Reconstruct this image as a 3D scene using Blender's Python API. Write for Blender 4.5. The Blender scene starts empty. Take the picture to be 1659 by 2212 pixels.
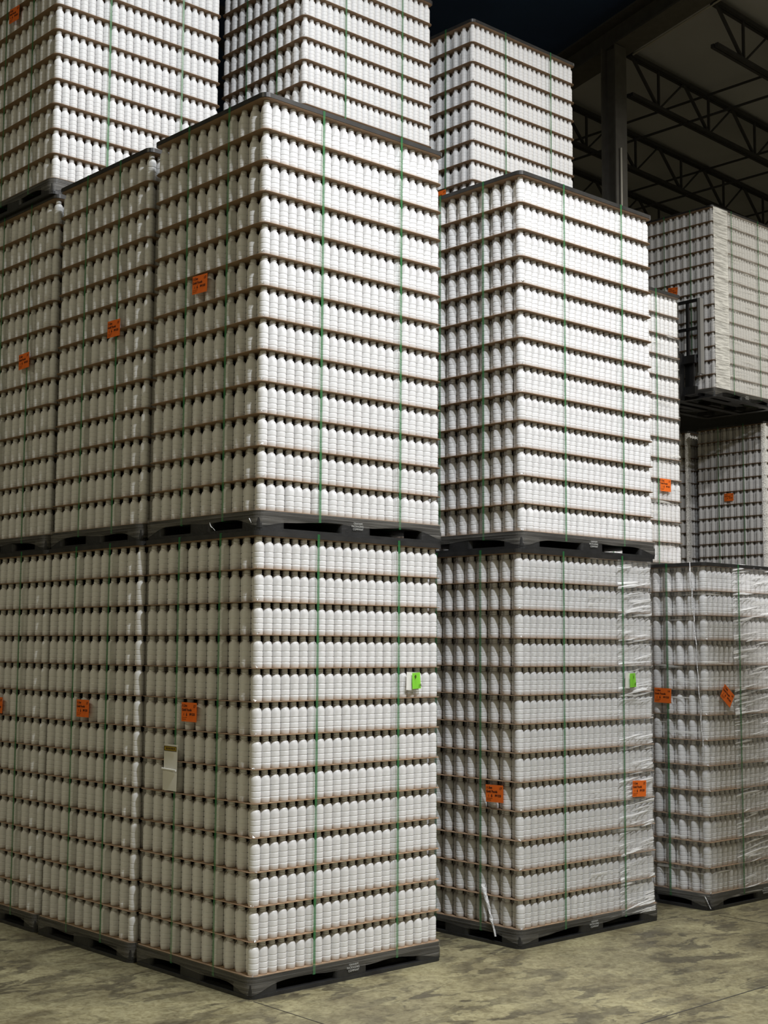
import bpy, math, random
from mathutils import Matrix, Vector, noise
random.seed(7)
C = bpy.context.scene.collection
sc = bpy.context.scene
PI = math.pi

# ------------------------------------------------------------------ camera
TH, PITCH, ROLL = 0.8286, 0.0973, 0.0060
CAM = (-4.5077, -5.9308, 1.8554)
FPX = 2966.24
fw = Vector((math.cos(TH)*math.cos(PITCH), math.sin(TH)*math.cos(PITCH), math.sin(PITCH)))
r0 = Vector((math.sin(TH), -math.cos(TH), 0)); u0 = r0.cross(fw)
rt = r0*math.cos(ROLL) + u0*math.sin(ROLL); up = -r0*math.sin(ROLL) + u0*math.cos(ROLL)
cd = bpy.data.cameras.new('camera'); cam = bpy.data.objects.new('camera', cd); C.objects.link(cam)
cam.matrix_world = Matrix(((rt.x, up.x, -fw.x, CAM[0]), (rt.y, up.y, -fw.y, CAM[1]), (rt.z, up.z, -fw.z, CAM[2]), (0, 0, 0, 1)))
cd.sensor_fit = 'VERTICAL'; cd.sensor_height = 24.0; cd.lens = FPX/2212*24.0; cd.clip_end = 200
sc.camera = cam

# ------------------------------------------------------------------ world, lamps, exposure
sc.view_settings.view_transform = 'Standard'; sc.view_settings.look = 'None'
sc.view_settings.gamma = 1; sc.view_settings.exposure = 0.0
W = bpy.data.worlds.new('world'); sc.world = W; W.use_nodes = True
W.node_tree.nodes['Background'].inputs[0].default_value = (1.0, 0.90, 0.61, 1)
W.node_tree.nodes['Background'].inputs[1].default_value = 0.140

def lamp(name, loc, power, size, col):
    l = bpy.data.lights.new(name, 'AREA'); l.shape = 'DISK'; l.size = size; l.energy = power; l.color = col
    o = bpy.data.objects.new(name, l); C.objects.link(o); o.location = loc
    return o
LAMPS = [   # unseen lamps under the roof, all facing straight down
 ('high_bay_or_fill_lamp', (-0.6, -5.4, 8.4), 545, 0.42, (0.93, 0.96, 1.0)),
 ('high_bay_or_fill_lamp', (2.0, -5.9, 8.4), 425, 0.42, (1.0, 0.98, 0.97)),
 ('high_bay_or_fill_lamp', (0.2, -1.6, 9.4), 270, 0.42, (0.92, 0.96, 1.0)),
 ('high_bay_or_fill_lamp', (4.8, -3.0, 9.4), 300, 0.42, (1.0, 0.97, 0.92)),
 ('high_bay_or_fill_lamp', (11.6, -0.8, 9.1), 330, 0.42, (1.0, 0.95, 0.84)),  # added lamp, placed to brighten the lifted load's near side
 ('high_bay_or_fill_lamp', (-9.0, 1.0, 9.2), 230, 0.42, (1.0, 0.92, 0.68)),  # added fill lamp for the dim left faces
]
for a in LAMPS: lamp(*a)

# ------------------------------------------------------------------ materials
def nt(name):
    m = bpy.data.materials.new(name); m.use_nodes = True; n = m.node_tree; n.nodes.clear()
    o = n.nodes.new('ShaderNodeOutputMaterial'); return m, n, o
def plain(name, col, rough=0.5, metal=0.0, var=0.0, vscale=8.0, bump=0.0, bscale=60.0, spec=0.5):
    m, n, o = nt(name)
    b = n.nodes.new('ShaderNodeBsdfPrincipled'); n.links.new(b.outputs[0], o.inputs[0])
    b.inputs['Roughness'].default_value = rough; b.inputs['Metallic'].default_value = metal
    b.inputs['Specular IOR Level'].default_value = spec
    b.inputs['Base Color'].default_value = (*col, 1)
    tc = n.nodes.new('ShaderNodeTexCoord')
    if var:
        t = n.nodes.new('ShaderNodeTexNoise'); t.inputs['Scale'].default_value = vscale; t.inputs['Detail'].default_value = 4
        n.links.new(tc.outputs['Object'], t.inputs['Vector'])
        r = n.nodes.new('ShaderNodeValToRGB'); n.links.new(t.outputs[0], r.inputs[0])
        r.color_ramp.elements[0].position = 0.3; r.color_ramp.elements[1].position = 0.7
        r.color_ramp.elements[0].color = (*[c*(1-var) for c in col], 1); r.color_ramp.elements[1].color = (*[min(1, c*(1+var)) for c in col], 1)
        n.links.new(r.outputs[0], b.inputs['Base Color'])
    if bump:
        t = n.nodes.new('ShaderNodeTexNoise'); t.inputs['Scale'].default_value = bscale
        n.links.new(tc.outputs['Object'], t.inputs['Vector'])
        bp = n.nodes.new('ShaderNodeBump'); bp.inputs['Strength'].default_value = bump; bp.inputs['Distance'].default_value = 0.01
        n.links.new(t.outputs[0], bp.inputs['Height']); n.links.new(bp.outputs[0], b.inputs['Normal'])
    return m
def film(name, base, streak, vec, lo, hi, rough=0.28, col=(0.85, 0.84, 0.80), bump=0.6, tilt=0.0):
    """stretch film: clear sheet, glinting creases painted as whitish streaks; base = haze, streak = opacity of a crease"""
    m, n, o = nt(name)
    tc = n.nodes.new('ShaderNodeTexCoord'); mp = n.nodes.new('ShaderNodeMapping'); mp.inputs['Scale'].default_value = vec
    mp.vector_type = 'POINT'
    t = n.nodes.new('ShaderNodeTexNoise'); t.inputs['Scale'].default_value = 1.0; t.inputs['Detail'].default_value = 5; t.inputs['Distortion'].default_value = 0.4
    m0 = n.nodes.new('ShaderNodeMapping'); m0.inputs['Rotation'].default_value = (0.0, -tilt, 0.0)
    n.links.new(tc.outputs['Object'], m0.inputs[0]); n.links.new(m0.outputs[0], mp.inputs[0]); n.links.new(mp.outputs[0], t.inputs['Vector'])
    mr = n.nodes.new('ShaderNodeMapRange'); mr.inputs[1].default_value = lo; mr.inputs[2].default_value = hi
    mr.inputs[3].default_value = base; mr.inputs[4].default_value = streak
    n.links.new(t.outputs[0], mr.inputs[0])
    tr = n.nodes.new('ShaderNodeBsdfTransparent'); b = n.nodes.new('ShaderNodeBsdfPrincipled')
    b.inputs['Base Color'].default_value = (*col, 1); b.inputs['Roughness'].default_value = rough
    bp = n.nodes.new('ShaderNodeBump'); bp.inputs['Strength'].default_value = bump; bp.inputs['Distance'].default_value = 0.02
    n.links.new(t.outputs[0], bp.inputs['Height']); n.links.new(bp.outputs[0], b.inputs['Normal'])
    mx = n.nodes.new('ShaderNodeMixShader'); n.links.new(mr.outputs[0], mx.inputs[0])
    n.links.new(tr.outputs[0], mx.inputs[1]); n.links.new(b.outputs[0], mx.inputs[2]); n.links.new(mx.outputs[0], o.inputs[0])
    return m
M = {}
M['bottle'] = plain('white_bottle_plastic', (0.82, 0.82, 0.82), 0.38, spec=0.4)
M['sheet'] = plain('brown_fibreboard', (0.30, 0.195, 0.115), 0.85, var=0.18, vscale=5)
M['black'] = plain('black_pallet_plastic', (0.022, 0.022, 0.022), 0.45, var=0.3, vscale=12, bump=0.15)
M['frame'] = plain('black_frame_plastic', (0.028, 0.027, 0.026), 0.38, var=0.3, vscale=10)
M['letter'] = plain('moulded_lettering', (0.42, 0.42, 0.40), 0.6)
M['strap'] = film('green_strap_plastic', 0.34, 0.52, (20, 20, 4), 0.4, 0.6, rough=0.35, col=(0.04, 0.22, 0.07), bump=0.0)
M['orange'] = plain('orange_label_paper', (0.90, 0.17, 0.015), 0.6, var=0.06, vscale=20)
M['ink'] = plain('black_ink', (0.03, 0.008, 0.004), 0.7)
M['lime'] = plain('lime_tag_paper', (0.25, 0.72, 0.05), 0.6)
M['paper'] = plain('white_paper', (0.80, 0.79, 0.74), 0.7)
M['yellow'] = plain('yellow_sticker', (0.42, 0.30, 0.02), 0.6)
M['steel'] = plain('painted_roof_steel', (0.045, 0.045, 0.048), 0.6, var=0.15)
M['column'] = plain('column_paint', (0.12, 0.115, 0.105), 0.6, var=0.12)
M['pipe'] = plain('galvanised_pipe', (0.55, 0.53, 0.48), 0.4, metal=0.3)
M['mast'] = plain('black_mast_steel', (0.015, 0.015, 0.016), 0.35, metal=0.2)
M['bright'] = plain('pale_steel_edge', (0.42, 0.42, 0.42), 0.35, metal=0.4)  # plain light grey for the backrest edge strip
M['truck'] = plain('truck_orange_paint', (0.55, 0.12, 0.02), 0.4)
M['rubber'] = plain('rubber', (0.02, 0.02, 0.02), 0.8)
M['skirt'] = film('stretch_film_band', 0.10, 0.42, (1.5, 1.5, 60), 0.40, 0.75, rough=0.35, col=(0.40, 0.38, 0.34))
M['haze'] = film('stretch_film_clear', 0.06, 0.85, (2.2, 2.2, 34), 0.60, 0.72, rough=0.25)
M['hazy'] = film('stretch_film_layered', 0.22, 0.85, (3.0, 3.0, 40), 0.55, 0.75, rough=0.25)
M['glare'] = film('stretch_film_overlap_glare', 0.45, 1.0, (4.0, 4.0, 46), 0.40, 0.56, rough=0.42, col=(1.0, 1.0, 0.97), bump=1.0)  # overlapping film layers, lamp glare painted as opaque white streaks
M['glint'] = film('stretch_film_painted_glint', 0.10, 0.95, (2.6, 2.6, 42), 0.555, 0.60, rough=0.3, col=(1.0, 1.0, 1.0), bump=1.0, tilt=-0.10)  # lamp glints painted into the film as white streaks
M['crumple'] = film('crumpled_film', 0.45, 1.0, (60, 60, 60), 0.35, 0.6, rough=0.15, col=(0.95, 0.95, 0.95))

# floor: worn olive-grey concrete with dark scuffs
def floor_mat():
    m, n, o = nt('worn_concrete'); L = n.links.new
    b = n.nodes.new('ShaderNodeBsdfPrincipled'); L(b.outputs[0], o.inputs[0]); b.inputs['Roughness'].default_value = 0.42
    tc = n.nodes.new('ShaderNodeTexCoord')
    def nz(s, d, dist=0.0, rot=0.0, sc_=(1, 1, 1)):
        mp = n.nodes.new('ShaderNodeMapping'); mp.inputs['Scale'].default_value = sc_; mp.inputs['Rotation'].default_value = (0, 0, rot)
        t = n.nodes.new('ShaderNodeTexNoise'); t.inputs['Scale'].default_value = s; t.inputs['Detail'].default_value = d; t.inputs['Distortion'].default_value = dist
        t.inputs['Roughness'].default_value = 0.62
        L(tc.outputs['Object'], mp.inputs[0]); L(mp.outputs[0], t.inputs['Vector']); return t
    def ramp(t, a, ca, b_, cb):
        r = n.nodes.new('ShaderNodeValToRGB'); r.color_ramp.elements[0].position = a; r.color_ramp.elements[1].position = b_
        r.color_ramp.elements[0].color = ca; r.color_ramp.elements[1].color = cb; L(t.outputs[0], r.inputs[0]); return r
    base = ramp(nz(2.6, 6, 0.6), 0.34, (0.15, 0.13, 0.074, 1), 0.66, (0.35, 0.32, 0.185, 1))
    dark = ramp(nz(3.4, 12, 0.5, 0.9, (1.0, 2.2, 1)), 0.44, (0, 0, 0, 1), 0.50, (1, 1, 1, 1))
    big = ramp(nz(1.3, 5, 0.5), 0.44, (0.25, 0.25, 0.25, 1), 0.62, (1, 1, 1, 1))
    fine = ramp(nz(26, 8, 1.0, 0.4), 0.38, (0.55, 0.52, 0.46, 1), 0.58, (1, 1, 1, 1))
    mxm = n.nodes.new('ShaderNodeMix'); mxm.data_type = 'RGBA'; mxm.blend_type = 'LIGHTEN'; mxm.inputs[0].default_value = 1
    L(dark.outputs[0], mxm.inputs[6]); L(big.outputs[0], mxm.inputs[7])
    mx = n.nodes.new('ShaderNodeMix'); mx.data_type = 'RGBA'
    L(mxm.outputs[2], mx.inputs[0]); mx.inputs[6].default_value = (0.060, 0.052, 0.036, 1); L(base.outputs[0], mx.inputs[7])
    mu = n.nodes.new('ShaderNodeMix'); mu.data_type = 'RGBA'; mu.blend_type = 'MULTIPLY'; mu.inputs[0].default_value = 0.8
    L(mx.outputs[2], mu.inputs[6]); L(fine.outputs[0], mu.inputs[7]); L(mu.outputs[2], b.inputs['Base Color'])
    bp = n.nodes.new('ShaderNodeBump'); bp.inputs['Strength'].default_value = 0.25; bp.inputs['Distance'].default_value = 0.004
    L(dark.outputs[0], bp.inputs['Height']); L(bp.outputs[0], b.inputs['Normal'])
    return m
M['floor'] = floor_mat()
M['joint'] = plain('joint_filler', (0.05, 0.045, 0.035), 0.8)
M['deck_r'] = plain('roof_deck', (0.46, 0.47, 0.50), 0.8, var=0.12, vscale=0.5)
M['deck_n'] = plain('unlit_roof_navy', (0.03, 0.07, 0.19), 0.8, var=0.2, vscale=0.5)  # roof left of the girder, its lack of light painted as navy
M['wall'] = plain('far_wall_paint', (0.05, 0.05, 0.05), 0.8)

# ------------------------------------------------------------------ mesh helpers
class MB:
    def __init__(s): s.v = []; s.f = []; s.sm = []
    def add(s, v, f, smooth=False):
        k = len(s.v); s.v += [tuple(p) for p in v]; s.f += [tuple(i+k for i in q) for q in f]; s.sm += [smooth]*len(f); return s
    def box(s, x0, y0, z0, x1, y1, z1):
        v = [(x, y, z) for z in (z0, z1) for y in (y0, y1) for x in (x0, x1)]
        return s.add(v, [(0, 2, 3, 1), (4, 5, 7, 6), (0, 1, 5, 4), (2, 6, 7, 3), (0, 4, 6, 2), (1, 3, 7, 5)])
    def bar(s, a, b, w, h=None):
        a = Vector(a); b = Vector(b); d = (b-a).normalized(); h = h or w
        u = d.cross(Vector((0, 0, 1)))
        if u.length < 1e-4: u = Vector((1, 0, 0))
        u.normalize(); t = u.cross(d)
        v = [p + u*sx*w/2 + t*sy*h/2 for p in (a, b) for sx, sy in ((-1, -1), (1, -1), (1, 1), (-1, 1))]
        return s.add(v, [(0, 3, 2, 1), (4, 5, 6, 7)] + [(i, (i+1) % 4, 4+(i+1) % 4, 4+i) for i in range(4)])
    def tube(s, a, b, r, n=12):
        a = Vector(a); b = Vector(b); d = (b-a).normalized(); u = d.orthogonal().normalized(); t = d.cross(u)
        v = [p + (u*math.cos(2*PI*i/n)+t*math.sin(2*PI*i/n))*r for p in (a, b) for i in range(n)]
        s.add(v, [(i, (i+1) % n, n+(i+1) % n, n+i) for i in range(n)], True)
        s.add([v[i] for i in range(n)], [tuple(range(n))[::-1]]); return s.add([v[n+i] for i in range(n)], [tuple(range(n))])
    def prism(s, pts, z0, z1, bevel=0.0):
        n = len(pts)
        if bevel:
            cx = sum(p[0] for p in pts)/n; cy = sum(p[1] for p in pts)/n
            def ins(p):
                dx, dy = p[0]-cx, p[1]-cy; l = math.hypot(dx, dy); return (p[0]-dx/l*bevel, p[1]-dy/l*bevel)
            rings = [([ins(p) for p in pts], z0), (pts, z0+bevel), (pts, z1-bevel), ([ins(p) for p in pts], z1)]
        else: rings = [(pts, z0), (pts, z1)]
        v = [(p[0], p[1], z) for r, z in rings for p in r]
        f = [tuple(range(n))[::-1], tuple(range((len(rings)-1)*n, len(rings)*n))]
        for k in range(len(rings)-1): f += [(k*n+i, k*n+(i+1) % n, (k+1)*n+(i+1) % n, (k+1)*n+i) for i in range(n)]
        return s.add(v, f)
    def lathe(s, prof, n=20, cap=True):
        v = [(r*math.cos(2*PI*i/n), r*math.sin(2*PI*i/n), z) for r, z in prof for i in range(n)]
        f = [(k*n+i, k*n+(i+1) % n, (k+1)*n+(i+1) % n, (k+1)*n+i) for k in range(len(prof)-1) for i in range(n)]
        s.add(v, f, True)
        if cap: s.add(v[-n:], [tuple(range(n))]); s.add(v[:n], [tuple(range(n))[::-1]])
        return s
    def mesh(s, name, mat):
        m = bpy.data.meshes.new(name); m.from_pydata(s.v, [], s.f); m.update()
        m.polygons.foreach_set('use_smooth', s.sm)
        if mat: m.materials.append(mat)
        return m
def link(name, data, parent=None, loc=(0, 0, 0), rz=0.0):
    o = bpy.data.objects.new(name, data); C.objects.link(o); o.location = loc; o.rotation_euler = (0, 0, rz)
    if parent: o.parent = parent
    return o
def tag(o, label=None, cat=None, group=None, kind=None):
    if label: o['label'] = label
    if cat: o['category'] = cat
    if group: o['group'] = group
    if kind: o['kind'] = kind
    return o
def rrect(x0, y0, x1, y1, r, n=5):
    p = []
    for cx, cy, a in ((x0+r, y0+r, PI), (x1-r, y0+r, 1.5*PI), (x1-r, y1-r, 0), (x0+r, y1-r, 0.5*PI)):
        for i in range(n+1):
            t = a + 0.5*PI*i/n; p.append((cx+r*math.cos(t), cy+r*math.sin(t)))
    return p
_txt = {}
def text_mesh(s, size, mat, depth=0.0006, bold=0.0):
    k = (s, size, mat.name)
    if k in _txt: return _txt[k]
    c = bpy.data.curves.new('lettering', 'FONT'); c.body = s; c.size = size; c.extrude = depth; c.offset = bold
    c.align_x = 'LEFT'; c.resolution_u = 3
    o = bpy.data.objects.new('tmp', c); C.objects.link(o)
    me = bpy.data.meshes.new_from_object(o.evaluated_get(bpy.context.evaluated_depsgraph_get()))
    C.objects.unlink(o); bpy.data.objects.remove(o); me.materials.clear(); me.materials.append(mat)
    _txt[k] = me; return me

# ------------------------------------------------------------------ setting
b = MB(); b.add([(-30, -30, 0), (40, -30, 0), (40, 40, 0), (-30, 40, 0)], [(0, 1, 2, 3)])
tag(link('floor', b.mesh('floor', M['floor'])), kind='structure')
def joint(name, a, c, w=0.006):
    mb = MB(); mb.bar((*a, 0.0008), (*c, 0.0008), w, 0.0016); tag(link(name, mb.mesh(name, M['joint'])), kind='structure')
joint('trim_1', (0.0, -0.03), (0.0, -12), 0.006)
joint('trim_2', (-8, -1.72), (12, -1.53), 0.008)
joint('trim_3', (3.85, -0.3), (3.85, -1.53), 0.006)
def gx(y): return 10.03 + (y-5.07)*0.29      # line of the girder in plan
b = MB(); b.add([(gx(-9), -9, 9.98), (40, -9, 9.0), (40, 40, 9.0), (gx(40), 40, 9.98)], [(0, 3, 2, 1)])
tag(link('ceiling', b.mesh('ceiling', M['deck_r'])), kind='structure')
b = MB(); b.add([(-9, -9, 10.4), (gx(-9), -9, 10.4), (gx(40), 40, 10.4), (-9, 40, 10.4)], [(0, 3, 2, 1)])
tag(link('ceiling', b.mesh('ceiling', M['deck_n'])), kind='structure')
b = MB(); b.box(40, -30, 0, 40.3, 40, 10); tag(link('wall_east', b.mesh('wall', M['wall'])), kind='structure')
b = MB(); b.box(-30, 40, 0, 40, 40.3, 10); tag(link('wall_north', b.mesh('wall', M['wall'])), kind='structure')

# column, girder, joists
JS = 1.667
def joist(name, y, x0, x1, z1, z0, label):
    root = tag(link(name, None), label, 'roof joist', 'open web roof joists')
    root.location = (x0, y, z0)
    L = x1-x0; h = z1-z0
    def zt(x): return h - 0.035*x
    mb = MB(); mb.bar((0, -0.03, zt(0)), (L, -0.03, zt(L)), 0.045, 0.05); mb.bar((0, 0.03, zt(0)), (L, 0.03, zt(L)), 0.045, 0.05)
    link('top_chord', mb.mesh('top_chord', M['steel']), root)
    mb = MB(); mb.bar((0, -0.03, zt(0)-h), (L, -0.03, zt(L)-h), 0.045, 0.05); mb.bar((0, 0.03, zt(0)-h), (L, 0.03, zt(L)-h), 0.045, 0.05)
    link('bottom_chord', mb.mesh('bottom_chord', M['steel']), root)
    mb = MB(); p = 1.2; k = 0; x = 0.05
    while x < L-p:
        mb.bar((x, 0, zt(x)), (x+p*0.5, 0, zt(x+p*.5)-h), 0.035); mb.bar((x+p*0.5, 0, zt(x+p*.5)-h), (x+p, 0, zt(x+p)), 0.022)
        mb.bar((x+p*0.5, 0, zt(x+p*.5)-h), (x+p*0.5, 0, zt(x+p*.5)), 0.03); x += p
    tag(link('web', mb.mesh('web', M['steel']), root), kind=None)
names = {-1: 'dark steel roof joist, third beyond the column toward the camera', 0: 'dark steel roof joist hanging from the girder in front of the column joist',
         1: 'dark steel roof joist meeting the girder right at the column top', 2: 'dark steel roof joist just behind the column, seen through its web',
         3: 'dark steel roof joist low behind the wrapped load on the forklift', 4: 'dark steel roof joist farthest visible above the lifted load'}
for k in range(-1, 5):
    y_ = 5.07 + (k-1)*JS
    joist('roof_joist', y_, gx(y_)+.02, 34.0, 9.86, 9.30, names[k])
for k in range(2, 4):
    y_ = 5.07 + (k-1)*JS
    joist('roof_joist', y_, -4.0, gx(y_)-.5, 10.1, 9.54, 'faint dark roof joist on the unlit side of the girder, %s behind the column' % ['', '', 'first', 'second'][k])
for k in range(5):
    x_ = 11.3+k*2.4
    mb = MB(); mb.bar((x_, -2, 9.28-.035*(x_-10)), (x_, 14, 9.28-.035*(x_-10)), 0.02, 0.03); mb.bar((x_+.5, -2, 9.82-.035*(x_-10)), (x_+.5, 14, 9.82-.035*(x_-10)), 0.02, 0.03)
    tag(link('bridging_bar', mb.mesh('bridging_bar', M['steel'])), 'thin dark bridging bars crossing under the roof joists, %s from the girder' % ['first', 'second', 'third', 'fourth', 'fifth'][k], 'bridging bar', 'bridging bars under the joists')
ga = -math.atan(0.29)
g = tag(link('roof_girder', None, None, (gx(5.07)-.19, 5.07, 9.86), ga), 'dark grey roof girder running from the column top toward the upper right', 'girder')
mb = MB(); mb.box(-0.19, -8.0, 0.0, 0.19, 9, 0.03); mb.box(-0.19, -8.0, 0.36, 0.19, 9, 0.39); link('flange', mb.mesh('flange', M['column']), g)
mb = MB(); mb.box(-0.015, -8.0, 0.03, 0.015, 9, 0.36); link('girder_web', mb.mesh('girder_web', M['column']), g)
mb = MB(); mb.tube((gx(5.0)+.03, 5.0, 9.84), (gx(-3)+.03, -3, 9.84), 0.013, 10)
tag(link('conduit_pipe', mb.mesh('conduit_pipe', M['pipe'])), 'thin pale pipe running along the lower edge of the roof girder', 'pipe')
c = tag(link('steel_column', None, None, (9.70, 5.07, 0)), 'grey steel column rising to the roof behind the second stack', 'column')
mb = MB(); mb.box(-0.12, -0.12, 0.02, 0.12, -0.10, 9.84); mb.box(-0.12, 0.10, 0.02, 0.12, 0.12, 9.84); link('flange', mb.mesh('flange', M['column']), c)
mb = MB(); mb.box(-0.012, -0.10, 0.02, 0.012, 0.10, 9.84); link('column_web', mb.mesh('column_web', M['column']), c)
mb = MB(); mb.box(-0.2, -0.2, 0, 0.2, 0.2, 0.02); link('base_plate', mb.mesh('base_plate', M['column']), c)
mb = MB(); mb.tube((9.66, 4.93, 0.0), (9.66, 4.93, 8.42), 0.016, 10)
tag(link('conduit_pipe', mb.mesh('conduit_pipe', M['pipe'])), 'pale vertical conduit pipe fixed to the lower face of the steel column', 'pipe')

# ------------------------------------------------------------------ load geometry
LX, LY = 1.42, 1.118
HP, LH, HT = 0.114, 0.17974, 0.026
TT = HP + 13*LH + HT
NX, NY, PX, PY, BR = 22, 21, 0.0632, 0.0515, 0.0300
MX, MY = (LX-(NX-1)*PX)/2, (LY-(NY-1)*PY)/2
SH = 0.0026; BH = LH-SH
# bottle body and neck (thread, ring)
def bottle_meshes():
    H = BH
    body = [(0.012, 0.002), (0.0255, 0.0), (0.0288, 0.003)]
    def groove(z): return [(0.0300, z-0.0050), (0.0301, z-0.0030), (0.0276, z-0.0009), (0.0276, z+0.0008), (0.0297, z+0.0026), (0.0299, z+0.0046)]
    for g_ in (0.18, 0.35, 0.515): body += groove(H*g_)
    body += [(0.0298, H*.60), (0.0302, H*.645), (0.0301, H*.675), (0.0293, H*.715), (0.0278, H*.75), (0.0256, H*.78), (0.0229, H*.803), (0.0200, H*.818), (0.0178, H*.825)]
    neck = [(0.0180, H*.823), (0.0172, H*.835), (0.0172, H*.855), (0.0195, H*.862), (0.0195, H*.874), (0.0170, H*.880), (0.0170, H*.905), (0.0182, H*.912), (0.0170, H*.925), (0.0170, H*.94), (0.0181, H*.948), (0.0170, H*.96), (0.0170, H), (0.0150, H)]
    return MB().lathe(body, 20, False).mesh('bottle_body', M['bottle']), MB().lathe(neck, 16).mesh('bottle_neck', M['bottle'])
body_me, neck_me = bottle_meshes()
def layer_positions(deep=True):
    out = []
    for j in range(NY):
        odd = j % 2; n = NX-odd
        for i in range(n):
            edge = (j <= (1 if deep else 0) or j >= NY-1 or i <= (0 if not deep else (1 if not odd else 0)) or i >= n-1)
            if edge: out.append((i, j, MX + (i+0.5*odd)*PX, MY + j*PY))
    return out

sheet_me = MB().prism(rrect(0, 0, LX, LY, 0.045), 0, SH).mesh('tier_sheet', M['sheet'])
def strip_frame(w, h, r):
    """picture-frame ring with rounded outer corners"""
    o = rrect(-0.004, -0.004, LX+0.004, LY+0.004, r); i = rrect(w, w, LX-w, LY-w, 0.02); n = len(o); v = []
    for z in (0, h):
        v += [(p[0], p[1], z) for p in o] + [(p[0], p[1], z) for p in i]
    f = []
    for k in range(n):
        m_ = (k+1) % n
        f += [(k, m_, 2*n+m_, 2*n+k), (n+m_, n+k, 3*n+k, 3*n+m_), (k, n+k, n+m_, m_), (2*n+k, 2*n+m_, 3*n+m_, 3*n+k)]
    return MB().add(v, f)
fr = strip_frame(0.09, HT, 0.04); fr.box(0.6, 0.09, 0.002, 0.8, LY-0.09, HT-0.004)
frame_me = fr.mesh('top_frame', M['frame'])
# pallet parts
dk = MB().prism(rrect(0, 0, LX, LY, 0.05), 0.072, HP, 0.003)
for k in range(3): dk.add([(p[0], p[1], z) for z in (0.078+k*0.011, 0.081+k*0.011) for p in rrect(-0.003, -0.003, LX+0.003, LY+0.003, 0.052)],
                          [(i, (i+1) % 24, 24+(i+1) % 24, 24+i) for i in range(24)])
deck_me = dk.mesh('deck', M['black'])
def block(w, d): return MB().prism(rrect(0, 0, w, d, 0.03 if w > .13 else 0.015), 0.018, 0.074).mesh('block', M['black'])
blk_c = block(0.19, 0.17); blk_m = block(0.24, 0.22)
base_me = strip_frame(0.085, 0.02, 0.05); base_me.box(0.085, LY/2-0.05, 0, LX-0.085, LY/2+0.05, 0.018); base_me = base_me.mesh('base_frame', M['black'])
def R(a): return a + random.uniform(-1, 1)

unit_pts = []       # every bottle that goes into the one uncountable mass
hidden_sheets = []
solo = []           # candidates for individual bottles
def strap_mesh(kind, pos, zb, zt):
    w, t = 0.0085, 0.0010; m = MB()
    x0, x1, y0, y1 = -0.005, LX+0.005, -0.005, LY+0.005
    if kind == 'x':   # loop in the plane x = pos, seen on the -Y face
        m.box(pos-w, y0-t, zb, pos+w, y0, zt); m.box(pos-w, y1, zb, pos+w, y1+t, zt)
        m.box(pos-w, y0-t, zt, pos+w, y1+t, zt+t); m.box(pos-w, y0-t, zb-t, pos+w, y1+t, zb)
    else:
        m.box(x0-t, pos-w, zb, x0, pos+w, zt); m.box(x1, pos-w, zb, x1+t, pos+w, zt)
        m.box(x0-t, pos-w, zt, x1+t, pos+w, zt+t); m.box(x0-t, pos-w, zb-t, x1+t, pos+w, zb)
    return m.mesh('strap', M['strap'])
# loops run under the deck boards and over the top frame
zb_, zt_ = 0.0705, HP+13*LH+HT+0.0005
STR = [('x', 0.43), ('x', 1.05), ('y', 0.33), ('y', 0.735)]
strap_me = [strap_mesh(k, p_, zb_, zt_) for k, p_ in STR]

def skirt_mesh(seed, z1=0.010, drop=0.046, n=200):
    o = rrect(-0.0095, -0.0095, LX+0.0095, LY+0.0095, 0.055, 8)
    # resample outline
    per = []; tot = 0
    for i in range(len(o)):
        a, c_ = o[i], o[(i+1) % len(o)]; l = math.dist(a, c_); per.append((tot, a, c_, l)); tot += l
    v = []; rows = 7
    for k in range(n):
        s_ = tot*k/n
        for (t0, a, c_, l) in per:
            if t0 <= s_ < t0+l+1e-9:
                q = (s_-t0)/max(l, 1e-9); x = a[0]+(c_[0]-a[0])*q; y = a[1]+(c_[1]-a[1])*q; break
        cx, cy = x-LX/2, y-LY/2; L_ = math.hypot(cx, cy)
        corner = min(math.dist((x, y), c0) for c0 in ((0, 0), (LX, 0), (0, LY), (LX, LY)))
        d = drop + 0.046*math.exp(-(corner/0.13)**2) + 0.018*noise.noise((x*3.5+seed, y*3.5, seed))
        for r in range(rows):
            t = r/(rows-1); z = HP+z1-(d+z1)*t
            off = 0.0015*noise.noise((x*9, y*9+seed, z*90)) - 0.004*t
            v.append((x+cx/L_*off, y+cy/L_*off, z))
    f = [(k*rows+r, k*rows+r+1, ((k+1) % n)*rows+r+1, ((k+1) % n)*rows+r) for k in range(n) for r in range(rows-1)]
    return MB().add(v, f, True).mesh('skirt', M['skirt'])
skirts = [skirt_mesh(s) for s in (1.3, 5.7, 9.1)]
def crumple(mb, c, s, n=3):
    for _ in range(n):
        p = [Vector(c)+Vector((random.uniform(-s, s), random.uniform(-s, s), random.uniform(-s*.7, s*.7))) for _ in range(4)]
        mb.add(p+[sum(p, Vector())/4+Vector((-s*.3, -s*.3, s*.3))], [(0, 1, 4), (1, 2, 4), (2, 3, 4), (3, 0, 4)], True)
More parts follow.
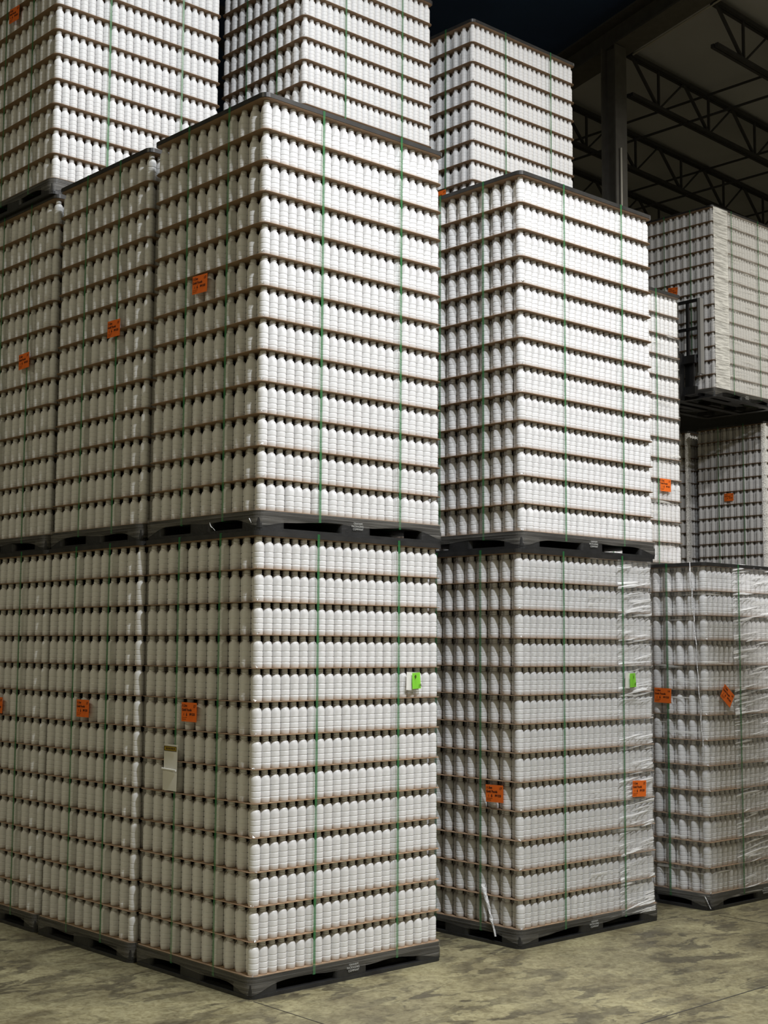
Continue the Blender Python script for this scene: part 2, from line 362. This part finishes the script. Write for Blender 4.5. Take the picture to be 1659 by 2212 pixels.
def film_panel(path, z0, z1, mat, name, sag=0.010, bulge=0.004, step=0.02, noise_amp=0.003, topz=None):
    """film drawn over the sheet edges: a strip following the path, sucked in between sheets"""
    pts = []
    for (a, c_) in zip(path[:-1], path[1:]):
        n = max(1, int(math.dist(a, c_)/step))
        pts += [(a[0]+(c_[0]-a[0])*i/n, a[1]+(c_[1]-a[1])*i/n) for i in range(n)]
    pts.append(path[-1]); rows = int((z1-z0)/0.018)+1; v = []
    for (x, y) in pts:
        cx, cy = x-LX/2, y-LY/2
        # outward direction of the nearest face(s)
        nx = (-1 if x < 0.03 else (1 if x > LX-0.03 else 0)); ny = (-1 if y < 0.03 else (1 if y > LY-0.03 else 0)); l = math.hypot(nx, ny) or 1
        for r in range(rows):
            z = z0+(z1-z0)*r/(rows-1); ph = ((z-HP) % LH)/LH
            o_ = bulge - sag*math.sin(PI*ph)**0.6*(1 if z > HP else 0) + noise_amp*noise.noise((x*14, y*14, z*40))
            v.append((x+nx/l*o_, y+ny/l*o_, z))
    f = [(k*rows+r, (k+1)*rows+r, (k+1)*rows+r+1, k*rows+r+1) for k in range(len(pts)-1) for r in range(rows-1)]
    return MB().add(v, f, True).mesh(name, mat)

ORD = ['zero', 'one', 'two', 'three', 'four', 'five', 'six', 'seven', 'eight', 'nine', 'ten', 'eleven', 'twelve', 'thirteen']
NTH = ['', 'first', 'second', 'third', 'fourth', 'fifth', 'sixth', 'seventh', 'eighth', 'ninth', 'tenth', 'eleventh', 'twelfth', 'thirteenth', 'fourteenth', 'fifteenth', 'sixteenth', 'seventeenth', 'eighteenth', 'nineteenth', 'twentieth', 'twenty-first', 'twenty-second']
UNITS = {}
gm_txt = [('GRAHAM', 0.016, 0.088), ('PACKAGING', 0.0, 0.072), ('COMPANY', 0.010, 0.056)]
def unit(key, x, y, z, desc, visible=True, straps=(0, 1, 2, 3), skirt=0, jit=0.002, lh=LH, folds=True, text=True):
    UNITS[key] = (x, y, z)
    # pallet
    pr = tag(link('plastic_pallet', None, None, (x, y, z)), 'black plastic pallet under %s' % desc, 'pallet', 'black plastic pallets')
    link('deck', deck_me, pr); link('base_frame', base_me, pr)
    for (bx, by, me) in ((0, 0, blk_c), (LX-.19, 0, blk_c), (0, LY-.17, blk_c), (LX-.19, LY-.17, blk_c), (LX/2-.12, 0, blk_m), (LX/2-.12, LY-.22, blk_m), (0, LY/2-.11, blk_m), (LX-.24, LY/2-.11, blk_m), (LX/2-.12, LY/2-.11, blk_m)):
        link('block', me, pr, (bx, by, 0))
    if text and visible:
        for s_, dx, dz in gm_txt:
            o = link('lettering', text_mesh(s_, 0.0165, M['letter'], 0.0008), pr, (LX/2-.045+dx, -0.0075, dz-0.012)); o.rotation_euler = (PI/2, 0, 0)
    # tier sheets
    for k in range(14):
        zz = z+HP+k*lh-(SH if k else 0) + (0 if k else 0.0)
        if k == 0: zz = z+HP+0.0001
        jx, jy = random.uniform(-jit, jit), random.uniform(-jit, jit)
        if visible:
            o = link('tier_sheet', sheet_me, None, (x+jx, y+jy, zz))
            pos = 'on the pallet deck,' if k == 0 else ('directly under the top frame,' if k == 13 else 'between layers %s and %s,' % (ORD[k], ORD[k+1]))
            tag(o, 'brown sheet %s %s' % (pos, desc), 'tier sheet', 'brown tier sheets between bottle layers')
        else: hidden_sheets.append((x+jx, y+jy, zz))
    # top frame
    o = link('top_frame', frame_me, None, (x, y, z+HP+13*lh))
    tag(o, 'black plastic top frame capping %s' % desc, 'top frame', 'black top frames')
    # straps
    if visible:
        for k in straps:
            kind, p_ = STR[k]
            o = link('strap', strap_me[k], None, (x, y, z)); side = 'bright' if kind == 'x' else 'shaded'
            tag(o, 'green strap, %s side, %s the corner, %s' % (side, 'nearer' if k in (0, 2) else 'farther from', desc), 'strap', 'green plastic straps')
    # wrap
    if visible:
        wr = tag(link('stretch_wrap', None, None, (x, y, z)), 'clear stretch film wound round the base of %s' % desc, 'stretch wrap', 'stretch film on the pallets')
        link('skirt', skirts[skirt], wr)
        if folds:
            mb = MB()
            for k in range(13): 
                if random.random() < 0.9: crumple(mb, (0.006+random.uniform(-.002, .02), 0.004, HP+k*LH+0.008), 0.011, 3)
            tag(link('film_fold', mb.mesh('film_fold', M['crumple']), wr), 'shiny crumpled film at the corner')
    # bottles
    pos = layer_positions(visible)
    for k in range(13):
        for (i, j, bx, by) in pos:
            jx, jy = random.uniform(-.0012, .0012), random.uniform(-.0012, .0012)
            if j == 0 and k == 0 and random.random() < .25: jy -= 0.006
            p_ = (x+bx+jx, y+by+jy, z+HP+k*lh+(0.0028 if k == 0 else 0.0001))
            if key in ('a1', 'a2') and (j == 0 or (i == 0 and j % 2 == 0)): solo.append((p_, key, k, i, j))
            else: unit_pts.append(p_)
    return wr if visible else None

wraps = {}
D = [
 ('a1', 0, 0, 0, 'the front bottom load', True, dict(skirt=0)),
 ('a2', .0226, .0179, TT, 'the front upper load', True, dict(skirt=1)),
 ('b1', -.02, 1.135, 0, 'the bottom load behind the front stack', True, dict(folds=False, skirt=2)),
 ('b2', .03, 1.205, TT, 'the upper load behind the front stack', True, dict(folds=False, skirt=0)),
 ('c1', -.02, 2.27, 0, 'the bottom load at the shaded row end', True, dict(folds=False, skirt=1)),
 ('c2', .05, 2.41, TT, 'the middle load of the three-high shaded stack', True, dict(folds=False, skirt=2)),
 ('c3', .02, 2.42, 2*TT, 'the brightly lit third-tier load', True, dict(folds=False, skirt=0)),
 ('d1', 1.98, -.12, 0, 'the bottom load of the second stack', True, dict(skirt=1)),
 ('d2', 2.015, -.115, TT, 'the upper load of the second stack', True, dict(skirt=2)),
 ('e3', 1.98, 2.10, 2*TT-.09, 'the third-tier load above the front stack', True, dict(skirt=0)),
 ('g3', 3.95, 2.17, 2*TT-.03, 'the third-tier load above the second stack', True, dict(skirt=1)),
 ('s1', 3.93, -.17, 0, 'the film-wrapped single load', True, dict(skirt=2)),
 ('h2', 3.98, 1.03, TT-.02, 'the narrow glimpsed load behind the second stack', True, dict(skirt=0)),
 ('j2', 11.87, 4.25, TT, 'the dark upper load across the aisle', True, dict(skirt=1)),
 ('k2', 11.87, 5.49, TT, 'the dark neighbouring load across the aisle', True, dict(skirt=2)),
 ('f1', 10.07, 3.82, 2*TT+.055, 'the load lifted by the forklift', True, dict(skirt=0)),
 ('o1', 1.98, -3.50, 0, 'the added off-view bottom load shading the second stack', False, {}),  # added stack out of view, keeps lamp light off the second stack
 ('o2', 1.98, -3.50, TT, 'the added off-view upper load shading the second stack', False, dict(lh=LH-.014)),  # added too, thinner layers set where its shadow ends
 ('q1', 3.80, -3.50, 0, 'the added off-view bottom load shading the wrapped load', False, {}),  # added stack out of view, keeps lamp light off the wrapped load
 ('q2', 3.80, -3.50, TT, 'the added off-view upper load shading the wrapped load', False, dict(lh=LH-.014)),  # added upper tier, thinner layers lower its shadow edge
 ('e1', 1.98, 2.10, 0, 'a hidden bottom load in the second lane', False, {}),
 ('e2', 1.98, 2.10, TT-.045, 'a hidden middle load in the second lane', False, dict(lh=LH-0.003)),
 ('g1', 3.95, 2.17, 0, 'a hidden bottom load in the third lane', False, {}),
 ('g2', 3.95, 2.17, TT-.015, 'a hidden middle load in the third lane', False, dict(lh=LH-.001)),
 ('h1', 3.98, 1.03, 0, 'a hidden bottom load behind the wrapped one', False, dict(lh=LH-.0015)),
 ('j1', 11.87, 4.25, 0, 'a hidden bottom load across the aisle', False, {}),
 ('k1', 11.87, 5.49, 0, 'a hidden bottom neighbour across the aisle', False, {}),
]
for key, x, y, z, desc, vis, kw in D: wraps[key] = unit(key, x, y, z, desc, vis, **kw)

# ---- the 300 bottles nearest the camera, each an object of its own
cv = Vector(CAM)
solo.sort(key=lambda s: (Vector(s[0])-cv).length)
mine, rest = solo[:300], solo[300:]
unit_pts += [s[0] for s in rest]
proto = neckp = None
for (p_, key, k, i, j) in mine:
    o = link('plastic_bottle', body_me, None, p_)
    n_ = link('neck', neck_me, o)
    load = 'front bottom load' if key == 'a1' else 'front upper load'
    lay = '%s layer up' % NTH[k+1]
    if j == 0 and i == 0: lab = 'white plastic bottle at the very corner, %s, %s' % (lay, load)
    elif j == 0: lab = 'white plastic bottle, %s, %s from the corner, bright side of %s' % (lay, NTH[i+1], load)
    else: lab = 'white plastic bottle, %s, %s from the corner, shaded side of %s' % (lay, NTH[j//2+1], load)
    tag(o, lab, 'bottle', 'white plastic bottles in layers')
    if proto is None: proto, neckp = o, n_
# ---- all the other bottles: one mass
pm = bpy.data.meshes.new('bottle_points'); pm.from_pydata(unit_pts, [], [])
po = link('plastic_bottle', pm)
tag(po, 'all the other white plastic bottles packed on the pallets', 'bottle', 'white plastic bottles in layers', 'stuff')
ng = bpy.data.node_groups.new('bottles', 'GeometryNodeTree')
ng.interface.new_socket('Geometry', in_out='INPUT', socket_type='NodeSocketGeometry'); ng.interface.new_socket('Geometry', in_out='OUTPUT', socket_type='NodeSocketGeometry')
gi = ng.nodes.new('NodeGroupInput'); go = ng.nodes.new('NodeGroupOutput'); ip = ng.nodes.new('GeometryNodeInstanceOnPoints'); jn = ng.nodes.new('GeometryNodeJoinGeometry')
for ob in (proto, neckp):
    oi = ng.nodes.new('GeometryNodeObjectInfo'); oi.inputs['Object'].default_value = ob; oi.transform_space = 'ORIGINAL'
    ng.links.new(oi.outputs['Geometry'], jn.inputs[0])
ng.links.new(gi.outputs[0], ip.inputs['Points']); ng.links.new(jn.outputs[0], ip.inputs['Instance']); ng.links.new(ip.outputs[0], go.inputs[0])
md = po.modifiers.new('bottles', 'NODES'); md.node_group = ng
print('bottles in mass', len(unit_pts))
# ---- sheets of the loads nobody sees: one object
mb = MB()
for (x, y, z) in hidden_sheets: mb.prism([(px+x, py+y) for px, py in rrect(0, 0, LX, LY, .045, 2)], z, z+SH)
tag(link('tier_sheet', mb.mesh('tier_sheet', M['sheet'])), 'remaining brown fibreboard sheets inside the hidden loads', 'tier sheet', 'brown tier sheets between bottle layers', 'stuff')

# ------------------------------------------------------------------ labels on the loads
def printed(root, txt, size, x, z, mat):
    o = link('print', text_mesh(txt, size, mat, 0.0002, 0.0006), root, (x, -0.0008, z)); o.rotation_euler = (PI/2, 0, 0); return o
def paper_mesh(w, h, mat, curl=0.003, fold=0.0, n=10):
    v = []
    for k in range(2):
        for i in range(n+1):
            for j in range(n+1):
                u, t = i/n, j/n
                v.append((-w/2+w*u, -curl*math.sin(PI*u*1.5)*t + k*0.0005 - fold*max(0, t-.5)**2, -h/2+h*t))
    N = (n+1)**2; f = []
    for i in range(n):
        for j in range(n):
            a = i*(n+1)+j; f += [(a, a+n+1, a+n+2, a+1), (N+a, N+a+1, N+a+n+2, N+a+n+1)]
    return MB().add(v, f, True).mesh('paper', mat)
lab_me = paper_mesh(0.150, 0.108, M['orange'], 0.0); 
def orange_label(loc, face, label, tilt=0.0, no='17'):
    o = tag(link('pallet_label', lab_me, None, loc), label, 'label', 'orange pallet labels')
    o.rotation_euler = (0, tilt, -PI/2 if face == 'L' else 0)
    if face == 'L': o.rotation_euler = (0, tilt, -PI/2)
    for s_, sz, x, z in (('11.5oz', .019, -.070, .030), (no, .021, .042, .026), ('Gold Foods', .020, -.070, .006), ('1', .018, -.055, -.020), ('6', .026, -.030, -.022), ('091225', .018, .004, -.018), ('____________', .008, -.066, -.030), ('_________', .008, -.066, -.040)):
        printed(o, s_, sz, x, z, M['ink'])
    return o
e = 0.0085
orange_label((.0226-e, .608, 3.959), 'L', 'orange printed label on the shaded side of the front upper load', 0.03)
orange_label((.03-e, 1.563, 3.856), 'L', 'orange printed label on the upper load behind the front stack', 0.02)
orange_label((.05-e, 2.779, 3.832), 'L', 'orange printed label on the middle load of the three-high stack', -0.03)
orange_label((.02-e, 3.039, 6.446), 'L', 'dim orange label on the highest load at the shaded row end', 0.05)
orange_label((-.02-e, 1.733, 1.456), 'L', 'orange printed label on the bottom load behind the front stack', 0.0)
orange_label((-e, .599, 1.476), 'L', 'orange printed label above the white paper, front bottom load', 0.0)
orange_label((-.02-e, 2.87, 1.437), 'L', 'orange label cut off at the picture edge, bottom shaded load', 0.0)
orange_label((1.98-e, .085, .931), 'L', 'orange printed label near the corner of the second bottom load', -0.02)
orange_label((3.186, -.12-e, .901), 'R', 'orange printed label at the far end of the second bottom load', 0.04)
orange_label((5.127, 1.03-e, 3.236), 'R', 'orange label on the narrow load glimpsed behind the second stack', 0.0)
orange_label((11.87-e, 4.823, 3.945), 'L', 'small dull orange label on the dark load across the aisle', 0.0, '15')
orange_label((3.93-e, .204, 1.505), 'L', 'orange label on the shaded side of the film-wrapped load', 0.03, '14')
orange_label((4.183, -.17-e, 1.508), 'R', 'tilted orange label on the shiny side of the film-wrapped load', 0.62, '14')
orange_label((10.07-e, 4.43, 6.46), 'L', 'orange label low on the load lifted by the forklift', 0.1)
orange_label((3.95-e, 2.566, 5.863), 'L', 'orange label peeping over the second stack on the load behind', 0.0)
# lime tags folded over a white backing
def lime_tag(loc, label, marks):
    r = tag(link('lime_tag', None, None, loc), label, 'tag', 'lime green tags')
    a = link('backing', paper_mesh(0.10, 0.105, M['paper'], 0.0), r, (-.022, .002, -.003)); a.rotation_euler = (0, 0.04, 0)
    g_ = link('face', paper_mesh(0.078, 0.095, M['lime'], 0.006), r, (0.004, -0.005, 0)); g_.rotation_euler = (0, -0.03, 0.1)
    for s_, sz, x, z in marks:
        o = link('handwriting', text_mesh(s_, sz, M['ink'], 0.0002, 0.0004), g_, (x, -0.0075, z)); o.rotation_euler = (PI/2, 0, 0)
lime_tag((1.185, -.010, 1.652), 'lime green tag on the bright side of the front bottom load', (('9', .032, -.026, .012), ('1A', .022, .010, -.034)))
lime_tag((3.118, -.130, 1.634), 'lime green tag on the bottom load of the second stack', (('1', .030, -.010, .012), ('07', .022, .006, -.034)))
# folded white paper with a yellow sticker
pr = tag(link('folded_paper', None, None, (-.010, .773, 1.148)), 'folded white paper with yellow and black sticker on the shaded side', 'paper')
o = link('upper_leaf', paper_mesh(0.135, 0.145, M['paper'], 0.002), pr, (0, 0, .064)); o.rotation_euler = (0, 0, -PI/2)
o = link('lower_leaf', paper_mesh(0.140, 0.115, M['paper'], 0.003), pr, (-.004, 0, -.066)); o.rotation_euler = (0, 0, -PI/2)
mb = MB(); mb.tube((-.010, -.070, -.006), (-.010, .070, -.002), .006, 8); link('fold', mb.mesh('fold', M['paper']), pr)
mb = MB(); mb.box(-.0035, -.062, .100, -.0025, .062, .128); s_ = link('sticker', mb.mesh('sticker', M['yellow']), pr)
mb = MB()
for a_, b_ in ((-.062, -.058), (.058, .062)): mb.box(-.0043, a_, .100, -.0034, b_, .128)
mb.box(-.0043, -.062, .125, -.0034, .062, .128); mb.box(-.0043, -.062, .100, -.0034, .062, .103)
for q in range(6): mb.box(-.0043, -.046+q*.016, .108, -.0034, -.037+q*.016, .120)
link('sticker_border', mb.mesh('sticker_border', M['ink']), s_)

# ------------------------------------------------------------------ film that shows
def add_film(key, path, z0, z1, mat, name='film_side', **kw):
    o = link(name, film_panel(path, z0, z1, M[mat], name, **kw), wraps[key]); return o
ZT = HP+13*LH
add_film('s1', [(0.0, 0.45), (0.0, 0.045), (0.013, 0.013), (0.045, 0.0), (1.375, 0.0), (1.407, 0.013), (1.42, 0.045), (1.42, 0.4)], HP-.05, ZT+.02, 'haze')
add_film('s1', [(0.36, -0.003), (1.375, -0.003)], HP, ZT+.03, 'glint', 'film_painted_glare')
add_film('d1', [(1.0, -0.003), (1.375, -0.003)], HP-.04, ZT, 'glint', 'film_painted_glare')
add_film('h2', [(0.6, 0.0), (1.375, 0.0), (1.407, 0.013), (1.42, 0.045), (1.42, 0.4)], HP, ZT, 'haze')
add_film('d1', [(0.7, 0.0), (1.375, 0.0), (1.407, 0.013), (1.42, 0.045), (1.42, 0.4)], HP-.03, ZT, 'haze')
add_film('f1', [(0.045, 0.0), (1.42, 0.0)], HP, ZT+.01, 'hazy')
add_film('f1', [(0.02, -0.006), (0.34, -0.006)], HP, ZT+.01, 'glare', 'film_painted_glare')
add_film('j2', [(0.0, 0.05), (0.013, 0.013), (0.05, 0.0)], HP, ZT, 'crumple', 'corner_film', sag=.004)
add_film('k2', [(0.0, 0.05), (0.013, 0.013), (0.05, 0.0)], HP, ZT, 'crumple', 'corner_film', sag=.004)
# loose twisted film hanging down the wrapped load, film tail on the second load
def tail(key, pts, r, name, mat='crumple'):
    mb = MB(); n = 6; v = []
    for k, (x, y, z) in enumerate(pts):
        rr = r*(0.6+0.8*random.random())
        for i in range(n):
            a = 2*PI*i/n+k*0.9; v.append((x+rr*math.cos(a)*random.uniform(.4, 1), y+rr*math.sin(a)*random.uniform(.4, 1), z))
    f = [(k*n+i, k*n+(i+1) % n, (k+1)*n+(i+1) % n, (k+1)*n+i) for k in range(len(pts)-1) for i in range(n)]
    mb.add(v, f, True); link(name, mb.mesh(name, M[mat]), wraps[key])
tail('s1', [(-.012-.003*math.sin(k), .115-.004*k+.004*math.sin(k*1.7), ZT+.03-k*.06) for k in range(24)], .006, 'film_tail')
tail('d1', [(-.014, .30-.012*k, .36-k*.034) for k in range(10)], .016, 'film_tail')
tail('a2', [(-.012+.002*math.sin(k*2), .44-.010*k+.01*math.sin(k*1.3), .070-k*.012) for k in range(5)], .004, 'film_tail')
tail('a2', [(-.012, .07-.006*k, .072-k*.009) for k in range(4)], .003, 'film_tail')
tail('s1', [(-.015, .03-.006*k, .10-k*.010) for k in range(9)], .004, 'film_tail')

# ------------------------------------------------------------------ forklift holding the lifted load
fx, fy, fz = 10.07, 3.82+LY/2, 2*TT+.055
f = tag(link('forklift', None, None, (9.4, fy, 0)), 'dark forklift with raised mast and load backrest behind the lifted load', 'forklift')
def part(name, fn, mat, parent=None):
    mb = MB(); fn(mb); return link(name, mb.mesh(name, M[mat]), parent or f)
def masts(mb):
    for s in (-1, 1):
        for dx, top in ((0, 3.2), (0.09, 5.3), (0.18, 6.0)):
            mb.box(dx+0.14, s*0.20-.03-dx*.2*s, .05 + (0 if dx == 0 else top-3.1), dx+0.22, s*0.20+.03-dx*.2*s, top)
    for z in (3.1, 5.2): mb.box(0.15, -.20, z, .22, .20, z+.08)
    mb.box(.32, -.17, 5.9, .38, .17, 5.98)
part('mast', masts, 'mast')
part('lift_cylinder', lambda mb: (mb.tube((.24, -.08, .1), (.24, -.08, 5.2), .035), mb.tube((.24, .08, .1), (.24, .08, 5.2), .035)), 'mast')
def carriage(mb):
    for z in (fz+.02, fz+.42): mb.box(.44, -.42, z, .50, .42, z+.10)
    for s in (-1, 1): mb.box(.36, s*.22-.03, fz-.05, .46, s*.22+.03, fz+.55)
part('carriage', carriage, 'mast')
def rest(mb):
    for z in (fz+.50, fz+.86, fz+1.22): mb.box(.52, -.44, z, .56, .44, z+.035)
    for k in range(6): mb.box(.53, -.44+k*.168, fz+.30, .56, -.44+k*.168+.035, fz+1.25)
bk = part('load_backrest', rest, 'mast')
part('backrest_edge', lambda mb: mb.box(.50, -.475, fz+.28, .575, -.435, fz+1.25), 'bright', bk)['label'] = 'pale grey steel edge'
for s in (-1, 1): part('fork', lambda mb: (mb.box(.52, s*.28-.06, fz+.026, .56, s*.28+.06, fz+.50), mb.box(.56, s*.28-.06, fz+.024, 1.66, s*.28+.06, fz+.062)), 'mast')
def body(mb):
    mb.prism([(-1.9, -.5), (-1.75, -.56), (.05, -.56), (.05, .56), (-1.75, .56), (-1.9, .5)], .22, .95, .04)
part('chassis', body, 'truck')
part('counterweight', lambda mb: mb.prism([(-2.15, -.40), (-1.95, -.54), (-1.5, -.54), (-1.5, .54), (-1.95, .54), (-2.15, .40)], .18, 1.25, .05), 'truck')
part('seat', lambda mb: (mb.prism(rrect(-1.35, -.25, -.85, .25, .06), .97, 1.10, .02), mb.prism(rrect(-1.45, -.24, -1.34, .24, .04), 1.05, 1.60, .02)), 'rubber')
def guard(mb):
    for x in (-1.6, -.1):
        for s in (-1, 1): mb.bar((x, s*.48, .95), (x*.9-.05, s*.46, 2.2), .05)
    for k in range(8): mb.bar((-1.5+k*.19, -.46, 2.2), (-1.5+k*.19, .46, 2.2), .03)
    for s in (-1, 1): mb.bar((-1.52, s*.46, 2.2), (-.14, s*.46, 2.2), .05)
part('overhead_guard', guard, 'mast')
for x, r in ((-1.55, .24), (-.05, .30)):
    for s in (-1, 1): part('wheel', lambda mb: mb.tube((x, s*.44, r), (x, s*.555, r), r, 24), 'rubber')
